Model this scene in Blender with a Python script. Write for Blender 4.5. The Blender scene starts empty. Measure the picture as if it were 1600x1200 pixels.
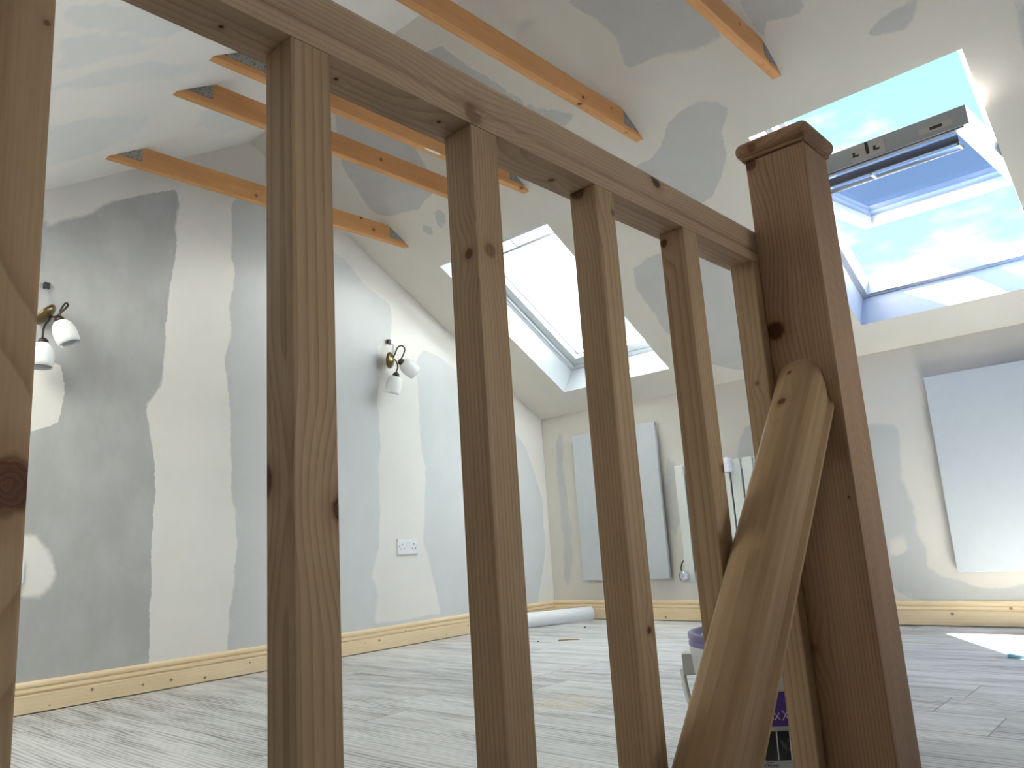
import bpy, bmesh, math, random
import numpy as np
from mathutils import Vector, Matrix
C = bpy.context.scene.collection
sc = bpy.context.scene

# ------------------------------------------------------------------ camera
CAM = Vector((3.387, -4.045, 0.5))
YAW, PITCH, ROLL, FPX = math.radians(41.928), math.radians(11.502), math.radians(-3.777), 1214.8
fw = Vector((-math.sin(YAW)*math.cos(PITCH), math.cos(YAW)*math.cos(PITCH), math.sin(PITCH)))
r0 = Vector((math.cos(YAW), math.sin(YAW), 0)); u0 = r0.cross(fw)
rt = r0*math.cos(ROLL) + u0*math.sin(ROLL); up = u0*math.cos(ROLL) - r0*math.sin(ROLL)
cd = bpy.data.cameras.new('camera'); cam = bpy.data.objects.new('camera', cd); C.objects.link(cam)
m = Matrix((rt, up, -fw)).transposed().to_4x4(); m.translation = CAM
cam.matrix_world = m
cd.sensor_width = 36.0; cd.lens = FPX/1600*36.0; cd.clip_start = 0.02
sc.camera = cam

# ------------------------------------------------------------------ view and world
sc.view_settings.view_transform = 'Standard'; sc.view_settings.look = 'None'
sc.view_settings.exposure = 1.56; sc.view_settings.gamma = 1.0; sc.view_settings.use_curve_mapping = False
SUN_DIR = Vector((1.13, -0.05, -1.0)).normalized()      # the way the light travels
SUN_E = 62.0
SKY = 1.0
sd_ = bpy.data.lights.new('sun', 'SUN'); sd_.energy = SUN_E; sd_.angle = math.radians(0.6); sd_.color = (1.0, 0.92, 0.81)
sun = bpy.data.objects.new('sun', sd_); C.objects.link(sun)
sun.rotation_euler = SUN_DIR.to_track_quat('-Z', 'Y').to_euler(); sun.location = (-6, 0, 9)

W = bpy.data.worlds.new('sky'); sc.world = W; W.use_nodes = True
nt = W.node_tree; nt.nodes.clear()
def wn(t, **k):
    n = nt.nodes.new(t)
    for a, b in k.items(): setattr(n, a, b)
    return n
out = wn('ShaderNodeOutputWorld'); bg = wn('ShaderNodeBackground'); nt.links.new(bg.outputs[0], out.inputs[0])
tc = wn('ShaderNodeTexCoord')
sx = wn('ShaderNodeSeparateXYZ'); nt.links.new(tc.outputs['Generated'], sx.inputs[0])
grad = wn('ShaderNodeMapRange'); grad.inputs['From Min'].default_value = 0.0; grad.inputs['From Max'].default_value = 0.75
nt.links.new(sx.outputs['Z'], grad.inputs['Value'])
base = wn('ShaderNodeMix', data_type='RGBA'); base.inputs['A'].default_value = (0.30, 0.43, 0.435, 1); base.inputs['B'].default_value = (0.13, 0.385, 0.42, 1)
nt.links.new(grad.outputs[0], base.inputs['Factor'])
mp = wn('ShaderNodeMapping'); mp.inputs['Scale'].default_value = (1.0, 1.0, 2.6); mp.inputs['Location'].default_value = (0.35, 0.2, 0.1); nt.links.new(tc.outputs['Generated'], mp.inputs[0])
cl = wn('ShaderNodeTexNoise'); cl.inputs['Scale'].default_value = 4.2; cl.inputs['Detail'].default_value = 5; cl.inputs['Roughness'].default_value = 0.55
nt.links.new(mp.outputs[0], cl.inputs['Vector'])
cr = wn('ShaderNodeMapRange', interpolation_type='SMOOTHSTEP'); cr.inputs['From Min'].default_value = 0.52; cr.inputs['From Max'].default_value = 0.68
nt.links.new(cl.outputs['Fac'], cr.inputs['Value'])
cmix = wn('ShaderNodeMix', data_type='RGBA'); cmix.inputs['B'].default_value = (0.56, 0.57, 0.565, 1)
nt.links.new(cr.outputs[0], cmix.inputs['Factor']); nt.links.new(base.outputs['Result'], cmix.inputs['A'])
# bright haze around the sun and overhead
dot = wn('ShaderNodeVectorMath', operation='DOT_PRODUCT'); dot.inputs[1].default_value = tuple(-SUN_DIR)
nrm = wn('ShaderNodeVectorMath', operation='NORMALIZE'); nt.links.new(tc.outputs['Generated'], nrm.inputs[0]); nt.links.new(nrm.outputs[0], dot.inputs[0])
gl = wn('ShaderNodeMapRange', interpolation_type='SMOOTHSTEP'); gl.inputs['From Min'].default_value = 0.54; gl.inputs['From Max'].default_value = 1.0
gl.inputs['To Min'].default_value = 0.0; gl.inputs['To Max'].default_value = 5.0
nt.links.new(dot.outputs['Value'], gl.inputs['Value'])
gz = wn('ShaderNodeMapRange', interpolation_type='SMOOTHSTEP'); gz.inputs['From Min'].default_value = 0.52; gz.inputs['From Max'].default_value = 0.95
gz.inputs['To Min'].default_value = 0.0; gz.inputs['To Max'].default_value = 3.5
nt.links.new(sx.outputs['Z'], gz.inputs['Value'])
ga = wn('ShaderNodeMath', operation='ADD'); nt.links.new(gl.outputs[0], ga.inputs[0]); nt.links.new(gz.outputs[0], ga.inputs[1])
gh = wn('ShaderNodeMapRange', interpolation_type='SMOOTHSTEP'); gh.inputs['From Min'].default_value = 0.25; gh.inputs['From Max'].default_value = 0.10
gh.inputs['To Min'].default_value = 0.0; gh.inputs['To Max'].default_value = 18.0      # bright haze low over the horizon
nt.links.new(sx.outputs['Z'], gh.inputs['Value'])
gm = wn('ShaderNodeMapRange', interpolation_type='SMOOTHSTEP'); gm.inputs['From Min'].default_value = -0.03; gm.inputs['From Max'].default_value = 0.01
nt.links.new(sx.outputs['Z'], gm.inputs['Value'])                          # land below the horizon
gs = wn('ShaderNodeMath', operation='ADD'); nt.links.new(ga.outputs[0], gs.inputs[0]); nt.links.new(gh.outputs[0], gs.inputs[1])
gcol = wn('ShaderNodeVectorMath', operation='SCALE'); gcol.inputs[0].default_value = (1.05, 0.98, 0.89); nt.links.new(gs.outputs[0], gcol.inputs['Scale'])
ad = wn('ShaderNodeVectorMath', operation='ADD'); nt.links.new(cmix.outputs['Result'], ad.inputs[0]); nt.links.new(gcol.outputs[0], ad.inputs[1])
land = wn('ShaderNodeMix', data_type='RGBA'); land.inputs['A'].default_value = (0.22, 0.27, 0.36, 1)
nt.links.new(gm.outputs[0], land.inputs['Factor']); nt.links.new(ad.outputs[0], land.inputs['B'])
nt.links.new(land.outputs['Result'], bg.inputs['Color']); bg.inputs['Strength'].default_value = SKY
W.cycles.sampling_method = 'MANUAL'; W.cycles.sample_map_resolution = 512

# ------------------------------------------------------------------ material helpers
class NT:
    def __init__(s, name):
        s.m = bpy.data.materials.new(name); s.m.use_nodes = True; s.t = s.m.node_tree
        s.b = s.t.nodes['Principled BSDF']
    def n(s, t, ins=None, **k):
        x = s.t.nodes.new(t)
        for a, b in k.items(): setattr(x, a, b)
        for a, b in (ins or {}).items(): s.set(x.inputs[a], b)
        return x
    def set(s, sock, v):
        if isinstance(v, bpy.types.NodeSocket): s.t.links.new(v, sock)
        else: sock.default_value = v
    def math(s, op, a, b=None, c=None):
        x = s.t.nodes.new('ShaderNodeMath'); x.operation = op
        for i, v in enumerate((a, b, c)):
            if v is not None: s.set(x.inputs[i], v)
        return x.outputs[0]
    def vm(s, op, a, b=None):
        x = s.t.nodes.new('ShaderNodeVectorMath'); x.operation = op
        s.set(x.inputs[0], a)
        if b is not None: s.set(x.inputs[1], b)
        return x.outputs['Value'] if op in ('DOT_PRODUCT', 'LENGTH', 'DISTANCE') else x.outputs[0]
    def ramp01(s, v, lo, hi, a=0.0, b=1.0):
        x = s.n('ShaderNodeMapRange', {'Value': v, 'From Min': lo, 'From Max': hi, 'To Min': a, 'To Max': b}, interpolation_type='SMOOTHSTEP')
        return x.outputs[0]
    def mix(s, f, a, b):
        x = s.n('ShaderNodeMix', {'Factor': f, 'A': a, 'B': b}, data_type='RGBA'); return x.outputs['Result']
    def noise(s, vec, scale, detail=3, rough=0.5):
        return s.n('ShaderNodeTexNoise', {'Vector': vec, 'Scale': scale, 'Detail': detail, 'Roughness': rough}).outputs['Fac']
    def obj(s): return s.n('ShaderNodeTexCoord').outputs['Object']
    def scale(s, vec, xyz): return s.n('ShaderNodeMapping', {'Vector': vec, 'Scale': xyz}).outputs[0]

def lin(r, g, b):
    f = lambda v: (v/255/12.92) if v/255 <= 0.04045 else ((v/255+0.055)/1.055)**2.4
    return (f(r), f(g), f(b), 1)

def plain(name, col, rough=0.5, metal=0.0, spec=0.5, bump=0.0):
    M = NT(name); p = M.obj()
    nz = M.noise(p, 25, 3)
    c = M.mix(M.ramp01(nz, 0.3, 0.7), tuple(x*0.985 for x in col[:3])+(1,), tuple(min(1, x*1.012) for x in col[:3])+(1,))
    M.set(M.b.inputs['Base Color'], c); M.b.inputs['Roughness'].default_value = rough; M.b.inputs['Metallic'].default_value = metal
    M.b.inputs['Specular IOR Level'].default_value = spec
    if bump:
        bp = M.n('ShaderNodeBump', {'Height': M.noise(p, 180, 2), 'Strength': bump, 'Distance': 0.002}); M.set(M.b.inputs['Normal'], bp.outputs[0])
    return M.m

def wood(name, axis, origin, light, dark, knots=(), seed=0, ring=0.0062, pith=(0.05, 0.035), rough=0.55, contrast=1.0, wander=0.02, bump=0.15):
    """pine with growth rings around a pith that runs along `axis`; knots are (world point, radius, depth of colour)."""
    M = NT(name); P = M.obj()
    P = M.vm('ADD', P, tuple(origin))
    along = {'X': (0.10, 1, 1), 'Y': (1, 0.10, 1), 'Z': (1, 1, 0.10)}[axis]
    fine = {'X': (0.03, 1, 1), 'Y': (1, 0.03, 1), 'Z': (1, 1, 0.03)}[axis]
    cross = {'X': (0, 1, 1), 'Y': (1, 0, 1), 'Z': (1, 1, 0)}[axis]
    half = {'X': (0.45, 1, 1), 'Y': (1, 0.45, 1), 'Z': (1, 1, 0.45)}[axis]
    off = (seed*1.73, seed*0.91, seed*2.37)
    Q = M.scale(M.vm('ADD', P, off), along)
    big = M.noise(Q, 9.0, 2)
    a, b = pith
    pv = {'X': (0, origin[1]+a, origin[2]+b), 'Y': (origin[0]+a, 0, origin[2]+b), 'Z': (origin[0]+a, origin[1]+b, 0)}[axis]
    rad = M.vm('DISTANCE', M.vm('MULTIPLY', P, cross), pv)
    rad = M.math('MULTIPLY_ADD', M.math('SUBTRACT', big, 0.5), wander*0.7, rad)
    kmask = None; halo = None; kd = None
    H = M.scale(P, half) if knots else None
    for (kp, kr, ks) in knots:
        kq = tuple(x*y for x, y in zip(kp, half))
        d = M.vm('DISTANCE', H, kq)
        bulge = M.ramp01(d, kr*0.3, kr*4.0, 1, 0)
        rad = M.math('MULTIPLY_ADD', bulge, ring*min(2.3, 220.0*kr), rad)
        d2 = M.vm('DISTANCE', P, tuple(kp))
        d2 = M.math('MULTIPLY_ADD', M.math('SUBTRACT', M.noise(P, 160, 1), 0.5), kr*0.35, d2)
        kd = d2 if kd is None else M.math('MINIMUM', kd, d2)
        k = M.ramp01(d2, kr*0.65, kr*1.1, ks, 0)
        h = M.ramp01(d2, kr*0.8, kr*2.3, 0.35*ks, 0)
        kmask = k if kmask is None else M.math('MAXIMUM', kmask, k)
        halo = h if halo is None else M.math('MAXIMUM', halo, h)
    fr = M.math('FRACT', M.math('DIVIDE', rad, ring))
    late = M.math('POWER', fr, 3.0)
    late = M.math('MULTIPLY', late, M.ramp01(fr, 0.9, 1.0, 1, 0))
    fib = M.noise(M.scale(P, fine), 420, 2, 0.6)
    tone = M.noise(Q, 22, 3)
    v = M.math('MULTIPLY_ADD', late, 0.6*contrast, M.math('MULTIPLY', M.math('SUBTRACT', fib, 0.35), 0.5))
    v = M.math('MULTIPLY_ADD', M.math('SUBTRACT', tone, 0.45), 0.8, v)
    mid = tuple((x*0.55+y*0.45) for x, y in zip(light, dark))
    c = M.n('ShaderNodeValToRGB', {'Fac': v}); e = c.color_ramp.elements
    e[0].position = 0.0; e[0].color = light; e[1].position = 0.95; e[1].color = dark
    n_ = e.new(0.45); n_.color = mid
    col = c.outputs[0]
    if kmask is not None:
        col = M.mix(halo, col, lin(150, 84, 42)); col = M.mix(kmask, col, M.mix(M.math('FRACT', M.math('DIVIDE', kd, 0.0034)), lin(66, 35, 25), lin(118, 66, 42)))
    M.set(M.b.inputs['Base Color'], col); M.b.inputs['Roughness'].default_value = rough
    M.b.inputs['Specular IOR Level'].default_value = 0.3
    bp = M.n('ShaderNodeBump', {'Height': v, 'Strength': bump, 'Distance': 0.0015}); M.set(M.b.inputs['Normal'], bp.outputs[0])
    return M.m

def plaster(name, cream, grey, grey2, soft_lo=0.002, soft_hi=0.013, ragged=0.035):
    """skim over plasterboard: attribute 'sd' is the signed distance to the edge of the skim, 'wash' a thin lighter coat."""
    M = NT(name); P = M.obj()
    at = M.n('ShaderNodeAttribute', attribute_name='sd').outputs['Fac']
    ws = M.n('ShaderNodeAttribute', attribute_name='wash').outputs['Fac']
    e = M.math('MULTIPLY_ADD', M.math('SUBTRACT', M.noise(M.scale(P, (1, 1 if ragged < .05 else 2.2, 1)), 8, 3, 0.5), 0.5), ragged, at)
    e = M.math('MULTIPLY_ADD', M.math('SUBTRACT', M.noise(P, 60, 3, 0.6), 0.5), 0.012, e)
    soft = M.ramp01(M.noise(P, 2.2, 2), 0.45, 0.7, soft_lo, soft_hi)
    f = M.n('ShaderNodeMapRange', {'Value': e, 'From Min': M.math('MULTIPLY', soft, -1.0), 'From Max': soft}, interpolation_type='SMOOTHSTEP').outputs[0]
    brush = M.noise(M.scale(P, (1.0, 2.0, 1.2)), 3.5, 4, 0.6)
    g = M.mix(ws, grey, grey2)
    g = M.mix(M.ramp01(brush, 0.35, 0.72, 0, 0.17), g, tuple(min(1, x*1.22) for x in grey2[:3])+(1,))
    spk = M.ramp01(M.noise(M.scale(P, (1, 1.3, 0.8)), 38, 4, 0.7), 0.66, 0.74, 0, 0.45)
    g = M.mix(M.math('MULTIPLY', spk, M.ramp01(M.noise(P, 2.7, 1), 0.5, 0.68)), g, cream)
    cz = M.mix(M.ramp01(M.noise(P, 3.1, 3), 0.3, 0.7), tuple(x*0.955 for x in cream[:3])+(1,), cream)
    pk = M.mix(M.ramp01(M.noise(P, 5.5, 2), 0.6, 0.75, 0, 0.25), cz, (cream[0], cream[1]*0.95, cream[2]*0.95, 1))
    M.set(M.b.inputs['Base Color'], M.mix(f, g, pk)); M.b.inputs['Roughness'].default_value = 0.85
    M.b.inputs['Specular IOR Level'].default_value = 0.2
    bp = M.n('ShaderNodeBump', {'Height': M.math('MULTIPLY_ADD', M.noise(P, 90, 3), 0.2, f), 'Strength': 0.12, 'Distance': 0.002}); M.set(M.b.inputs['Normal'], bp.outputs[0])
    return M.m

def laminate():
    M = NT('grey_oak_laminate'); P = M.obj()
    s = M.n('ShaderNodeSeparateXYZ', {'Vector': P})
    row = M.math('DIVIDE', M.math('ADD', s.outputs['Y'], 2.729+0.1965*30), 0.1965)
    idx = M.math('FLOOR', row); fy = M.math('FRACT', row)
    wn_ = M.n('ShaderNodeTexWhiteNoise', {'W': idx}, noise_dimensions='1D').outputs['Value']
    col_ = M.math('DIVIDE', M.math('MULTIPLY_ADD', wn_, 1.38, M.math('ADD', s.outputs['X'], 20.0)), 1.38)
    ci = M.math('FLOOR', col_); fx = M.math('FRACT', col_)
    pid = M.math('MULTIPLY_ADD', ci, 7.31, M.math('MULTIPLY', idx, 3.17))
    pr = M.n('ShaderNodeTexWhiteNoise', {'W': pid}, noise_dimensions='1D')
    q = M.vm('ADD', M.scale(P, (1.0, 7.0, 1.0)), M.n('ShaderNodeCombineXYZ', {'X': M.math('MULTIPLY', pid, 1.7), 'Y': M.math('MULTIPLY', pid, 0.6)}).outputs[0])
    n1 = M.noise(q, 2.4, 6, 0.66)
    # cathedral figure in the middle of a board
    d = M.n('ShaderNodeTexWave', {'Vector': M.vm('ADD', M.scale(P, (0.35, 3.2, 1)), M.n('ShaderNodeCombineXYZ', {'X': pid, 'Y': pid}).outputs[0]), 'Scale': 7.0, 'Distortion': 9.0, 'Detail': 3, 'Detail Scale': 0.8}, wave_type='BANDS', bands_direction='Y').outputs['Fac']
    fib = M.noise(M.scale(P, (0.06, 1, 1)), 210, 3, 0.6)
    v = M.math('MULTIPLY_ADD', d, 0.30, M.math('MULTIPLY_ADD', M.math('SUBTRACT', n1, 0.5), 1.3, 0.33))
    v = M.math('MULTIPLY_ADD', fib, 0.25, v)
    v = M.math('MULTIPLY_ADD', M.math('SUBTRACT', pr.outputs['Value'], 0.5), 0.16, v)
    c = M.n('ShaderNodeValToRGB', {'Fac': v}); e = c.color_ramp.elements
    e[0].position = 0.28; e[0].color = lin(116, 114, 115); e[1].position = 0.86; e[1].color = lin(222, 222, 222)
    e.new(0.55).color = lin(192, 191, 191)
    seam = M.math('MAXIMUM', M.ramp01(M.math('ABSOLUTE', M.math('SUBTRACT', fy, 0.5)), 0.488, 0.497), M.ramp01(M.math('ABSOLUTE', M.math('SUBTRACT', fx, 0.5)), 0.4978, 0.4994))
    col = M.mix(M.math('MULTIPLY', seam, 0.6), c.outputs[0], lin(78, 76, 76))
    # a dusting of sawdust
    dd = M.vm('DISTANCE', M.scale(P, (1.0, 1.0, 0)), (1.735, -2.06, 0))
    dust = M.math('MULTIPLY', M.ramp01(dd, 0.04, 0.19, 0.8, 0), M.ramp01(M.noise(P, 120, 3, 0.7), 0.42, 0.6))
    col = M.mix(dust, col, lin(215, 196, 168))
    M.set(M.b.inputs['Base Color'], col); M.b.inputs['Roughness'].default_value = 0.42
    M.b.inputs['Specular IOR Level'].default_value = 0.45
    bp = M.n('ShaderNodeBump', {'Height': M.math('SUBTRACT', M.math('MULTIPLY', fib, 0.2), seam), 'Strength': 0.2, 'Distance': 0.001}); M.set(M.b.inputs['Normal'], bp.outputs[0])
    return M.m

def glass(name, tint, refl=0.09):
    M = NT(name); t = M.t; t.nodes.remove(M.b)
    tr = M.n('ShaderNodeBsdfTransparent', {'Color': tint}); g = M.n('ShaderNodeBsdfGlossy', {'Roughness': 0.0, 'Color': (0.95, 0.95, 1, 1)})
    fz = M.n('ShaderNodeLayerWeight', {'Blend': 0.5}).outputs['Facing']
    k = M.math('MULTIPLY_ADD', M.math('POWER', fz, 4.0), 0.6, refl)
    mx = M.n('ShaderNodeMixShader', {0: k, 1: tr.outputs[0], 2: g.outputs[0]})
    t.links.new(mx.outputs[0], t.nodes['Material Output'].inputs[0])
    return M.m

# ------------------------------------------------------------------ mesh helpers
def new(): return bmesh.new()
def box(bm, lo, hi, bev=0.0, mi=0, seg=2):
    b = bmesh.new(); bmesh.ops.create_cube(b, size=1)
    for v in b.verts: v.co = Vector(((lo[i]+hi[i])/2 + v.co[i]*(hi[i]-lo[i]) for i in range(3)))
    if bev: bmesh.ops.bevel(b, geom=b.edges[:], offset=bev, segments=seg, affect='EDGES', profile=0.5)
    join(bm, b, mi)
def join(bm, b, mi=0, mat=None):
    vm = {}
    for v in b.verts: vm[v] = bm.verts.new(mat @ v.co if mat else v.co)
    for f in b.faces:
        try: nf = bm.faces.new([vm[v] for v in f.verts]); nf.material_index = mi if mi else f.material_index; nf.smooth = f.smooth
        except ValueError: pass
    b.free()
def prism(bm, prof, fn, ts, mi=0, smooth=False, cap=True):
    """sweep a closed profile: fn(p, t) -> point for each t in ts."""
    rings = [[bm.verts.new(fn(p, t)) for p in prof] for t in ts]
    n = len(prof)
    for a, b in zip(rings, rings[1:]):
        for i in range(n):
            f = bm.faces.new((a[i], a[(i+1) % n], b[(i+1) % n], b[i])); f.material_index = mi; f.smooth = smooth
    if cap:
        for r, rev in ((rings[0], True), (rings[-1], False)):
            f = bm.faces.new(r[::-1] if rev else r); f.material_index = mi
    bmesh.ops.recalc_face_normals(bm, faces=bm.faces)
def catmull(pts, n=8):
    P = [Vector(p) for p in pts]; P = [2*P[0]-P[1]] + P + [2*P[-1]-P[-2]]; o = []
    for i in range(1, len(P)-2):
        for k in range(n):
            t = k/n; a, b, c, d = P[i-1], P[i], P[i+1], P[i+2]
            o.append(0.5*((2*b)+(c-a)*t+(2*a-5*b+4*c-d)*t*t+(3*b-a-3*c+d)*t**3))
    o.append(P[-2]); return o
def tube(bm, pts, rad, seg=10, smooth=True, curve=True):
    P = catmull(pts) if curve and len(pts) > 2 else [Vector(p) for p in pts]
    up_ = Vector((0.31, 0.2, 0.93)); rings = []
    for i, p in enumerate(P):
        d = (P[min(i+1, len(P)-1)]-P[max(i-1, 0)]).normalized()
        s = d.cross(up_).normalized(); q = s.cross(d)
        rr = rad(i/(len(P)-1)) if callable(rad) else rad
        rings.append([bm.verts.new(p + (s*math.cos(a)+q*math.sin(a))*rr) for a in (2*math.pi*k/seg for k in range(seg))])
    for a, b in zip(rings, rings[1:]):
        for i in range(seg):
            f = bm.faces.new((a[i], a[(i+1) % seg], b[(i+1) % seg], b[i])); f.smooth = smooth
    bm.faces.new(rings[0][::-1]); bm.faces.new(rings[-1])
    bmesh.ops.recalc_face_normals(bm, faces=bm.faces)
def lathe(bm, prof, o, ax, seg=32, smooth=True, closed=False):
    """turn (radius, height) pairs about the axis `ax` through `o`."""
    ax = Vector(ax).normalized(); s = ax.cross(Vector((0.3, 0.9, 0.2))).normalized(); q = ax.cross(s); o = Vector(o)
    rings = []
    for r, h in prof:
        if r < 1e-6: rings.append([bm.verts.new(o+ax*h)])
        else: rings.append([bm.verts.new(o+ax*h+(s*math.cos(2*math.pi*k/seg)+q*math.sin(2*math.pi*k/seg))*r) for k in range(seg)])
    for a, b in zip(rings, rings[1:]):
        for i in range(seg):
            j = (i+1) % seg
            vs = ([a[0]] if len(a) == 1 else [a[i], a[j]]) + ([b[0]] if len(b) == 1 else [b[j], b[i]])
            if len(vs) > 2:
                f = bm.faces.new(vs); f.smooth = smooth
    bmesh.ops.recalc_face_normals(bm, faces=bm.faces)
ORG = {}
def obj(name, bm, mats, parent=None, origin=(0, 0, 0), keep=False):
    """link a bmesh given in room coordinates as one object whose origin is `origin`; keep=True: coordinates already local."""
    me = bpy.data.meshes.new(name)
    if not keep:
        for v in bm.verts: v.co -= Vector(origin)
    bm.to_mesh(me); bm.free()
    for m_ in (mats if isinstance(mats, (list, tuple)) else [mats]): me.materials.append(m_)
    o = bpy.data.objects.new(name, me); C.objects.link(o)
    if parent:
        o.parent = parent; o.location = Vector(origin) - (ORG[parent.name] if not keep else Vector((0, 0, 0)))
    else: o.location = origin
    ORG[o.name] = Vector(origin)
    return o
def empty(name, loc):
    o = bpy.data.objects.new(name, None); C.objects.link(o); o.location = loc; o.empty_display_size = 0.1; ORG[o.name] = Vector(loc); return o
def tag(o, label, cat, group=None):
    o['label'] = label; o['category'] = cat
    if group: o['group'] = group
    return o
def struct(o, label=None):
    o['kind'] = 'structure'
    if label: o['label'] = label
    return o

# ------------------------------------------------------------------ the room's measures
HE, TAN, YR = 1.3098, 0.5981, -2.1657        # eaves height, slope, ridge line
RZ = HE - TAN*YR; YF = 2*YR; XR = 5.6
cs = math.sqrt(1+TAN*TAN)
ES = Vector((0, -1, TAN))/cs; ED = Vector((0, TAN, 1))/cs   # up the slope, out of the roof
WINX = (0.75, 2.60); WS0, WS1, WHX = 0.215, 1.415, 0.387; REV = 0.185
ZT, TH = 2.1334, 0.088                       # collar ties
TIEX = (0.28, 0.895, 1.165, 1.81, 2.42, 3.01)

GABLE = []; SLOPE = []; LEFT = []; KNEE = []; KNEE_ISLES = []
GABLE.append([(-2.611,0.103),(-2.608,0.460),(-2.613,0.726),(-2.599,0.807),(-2.621,1.027),(-2.658,1.179),(-2.588,1.271),(-2.582,1.462),(-2.570,1.673),(-2.539,1.896),(-2.535,2.119),(-2.518,2.162),(-2.541,2.227),(-2.843,2.073),(-2.913,1.993),(-3.011,1.940),(-3.076,1.891),(-3.112,2.039),(-2.870,2.228),(-2.188,2.623),(-2.079,2.571),(-2.079,2.355),(-2.265,2.257),(-2.263,1.961),(-2.242,1.900),(-2.274,1.697),(-2.257,1.572),(-2.297,1.440),(-2.270,1.257),(-2.259,1.015),(-2.254,0.778),(-2.228,0.720),(-2.232,0.433),(-2.262,0.268),(-2.266,0.078)])
GABLE.append([(-1.461,0.133),(-1.427,0.275),(-1.473,0.376),(-1.418,0.505),(-1.402,0.707),(-1.403,0.913),(-1.386,1.125),(-1.397,1.303),(-1.384,1.413),(-1.384,1.635),(-1.282,1.688),(-1.278,1.888),(-1.440,1.964),(-1.589,2.091),(-1.673,2.131),(-1.659,2.368),(-1.224,2.147),(-0.718,1.899),(0.108,1.389),(0.022,0.082),(-0.169,0.101),(-0.055,0.435),(-0.044,0.770),(-0.125,0.981),(-0.177,1.107),(-0.234,1.169),(-0.636,1.493),(-0.899,1.624),(-1.041,1.665),(-1.094,1.599),(-1.110,1.481),(-1.096,1.292),(-1.093,1.067),(-1.065,0.957),(-1.080,0.774),(-1.104,0.524),(-1.062,0.416),(-0.993,0.131)])
GABLE.append([(-3.143,1.329),(-3.049,1.336),(-2.995,1.327),(-2.979,1.244),(-2.981,1.138),(-2.994,1.073),(-3.083,1.041),(-3.128,1.051)])
GABLE.append([(-3.126,0.644),(-3.052,0.646),(-3.005,0.586),(-2.977,0.512),(-2.981,0.452),(-3.029,0.411),(-3.115,0.429)])
SLOPE.append([(1.895,-1.939),(1.948,-1.839),(1.980,-1.747),(1.944,-1.661),(1.943,-1.640),(2.104,-1.620),(2.223,-1.590),(2.323,-1.583),(2.339,-1.712),(2.205,-1.916),(2.008,-2.019)])
SLOPE.append([(2.212,-1.344),(2.180,-1.392),(2.112,-1.418),(2.017,-1.405),(1.952,-1.390),(1.890,-1.327),(1.796,-1.289),(1.712,-1.286),(1.705,-1.162),(1.767,-1.032),(1.931,-1.035),(2.017,-1.099),(2.086,-1.165),(2.146,-1.289)])
SLOPE.append([(1.377,-0.835),(1.479,-0.871),(1.551,-0.869),(1.685,-0.804),(1.831,-0.711),(1.837,-0.550),(1.708,-0.290),(1.536,-0.053),(1.433,-0.107),(1.339,-0.209),(1.280,-0.423),(1.314,-0.642),(1.321,-0.749)])
SLOPE.append([(0.676,-2.112),(0.775,-1.952),(0.843,-1.820),(0.790,-1.666),(0.726,-1.563),(0.564,-1.530),(0.362,-1.557),(0.283,-1.601),(0.319,-1.729),(0.369,-1.863),(0.529,-2.011)])
SLOPE.append([(0.649,-1.496),(0.683,-1.462),(0.630,-1.403),(0.569,-1.393),(0.585,-1.441)])
SLOPE.append([(0.492,-1.448),(0.542,-1.404),(0.493,-1.380),(0.450,-1.405)])
SLOPE.append([(1.182,-2.061),(1.323,-2.043),(1.348,-1.961),(1.399,-1.865),(1.503,-1.668),(1.639,-1.582),(1.547,-1.556),(1.420,-1.737),(1.327,-1.870)])
SLOPE.append([(2.434,-1.686),(2.432,-1.619),(2.434,-1.559),(2.457,-1.512),(2.480,-1.571),(2.534,-1.544),(2.607,-1.530),(2.633,-1.584)])
SLOPE.append([(2.736,-1.370),(2.777,-1.400),(2.847,-1.420),(2.907,-1.422),(2.930,-1.431),(2.905,-1.380),(2.859,-1.348),(2.791,-1.359)])
SLOPE.append([(3.162,-1.292),(3.216,-1.264),(3.218,-1.137),(3.145,-1.129)])
LEFT.append([(1.107,-3.393),(1.185,-3.310),(1.194,-3.170),(1.137,-3.005),(1.081,-2.946),(1.053,-3.009),(1.050,-3.170),(1.068,-3.322)])
LEFT.append([(0.756,-3.294),(0.795,-3.212),(0.759,-3.078),(0.683,-2.937),(0.568,-2.924),(0.464,-2.966),(0.366,-3.023),(0.339,-3.168)])
LEFT.append([(1.419,-3.481),(1.419,-3.313),(1.297,-3.194),(1.225,-3.373),(1.219,-3.419)])
LEFT.append([(0.613,-2.732),(0.663,-2.704),(0.524,-2.490),(0.511,-2.385),(0.260,-2.240),(0.296,-2.461),(0.470,-2.664)])
LEFT.append([(1.581,-3.525),(1.576,-3.327),(1.423,-3.139),(1.349,-3.198),(1.482,-3.458)])
KNEE.append([(0.112,1.144),(0.162,1.202),(0.173,1.093),(0.149,0.968),(0.176,0.796),(0.187,0.588),(0.183,0.344),(0.127,0.204),(0.090,0.266),(0.121,0.469),(0.109,0.676),(0.102,0.930)])
KNEE.append([(0.952,0.935),(1.004,0.891),(1.017,0.758),(1.012,0.610),(0.954,0.485),(0.918,0.543),(0.918,0.730)])
KNEE.append([(1.422,0.968),(1.470,1.040),(1.548,1.057),(1.651,1.007),(1.758,0.889),(1.746,0.806),(1.461,0.828),(1.391,0.882)])
KNEE.append([(2.110,0.956),(2.238,0.940),(2.254,0.856),(2.231,0.704),(2.245,0.611),(2.264,0.548),(2.256,0.429),(2.283,0.368),(2.281,0.266),(2.328,0.221),(2.404,0.197),(2.501,0.163),(2.698,0.182),(2.684,0.094),(2.198,0.093),(2.136,0.151),(2.075,0.226),(2.062,0.533)])
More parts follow.
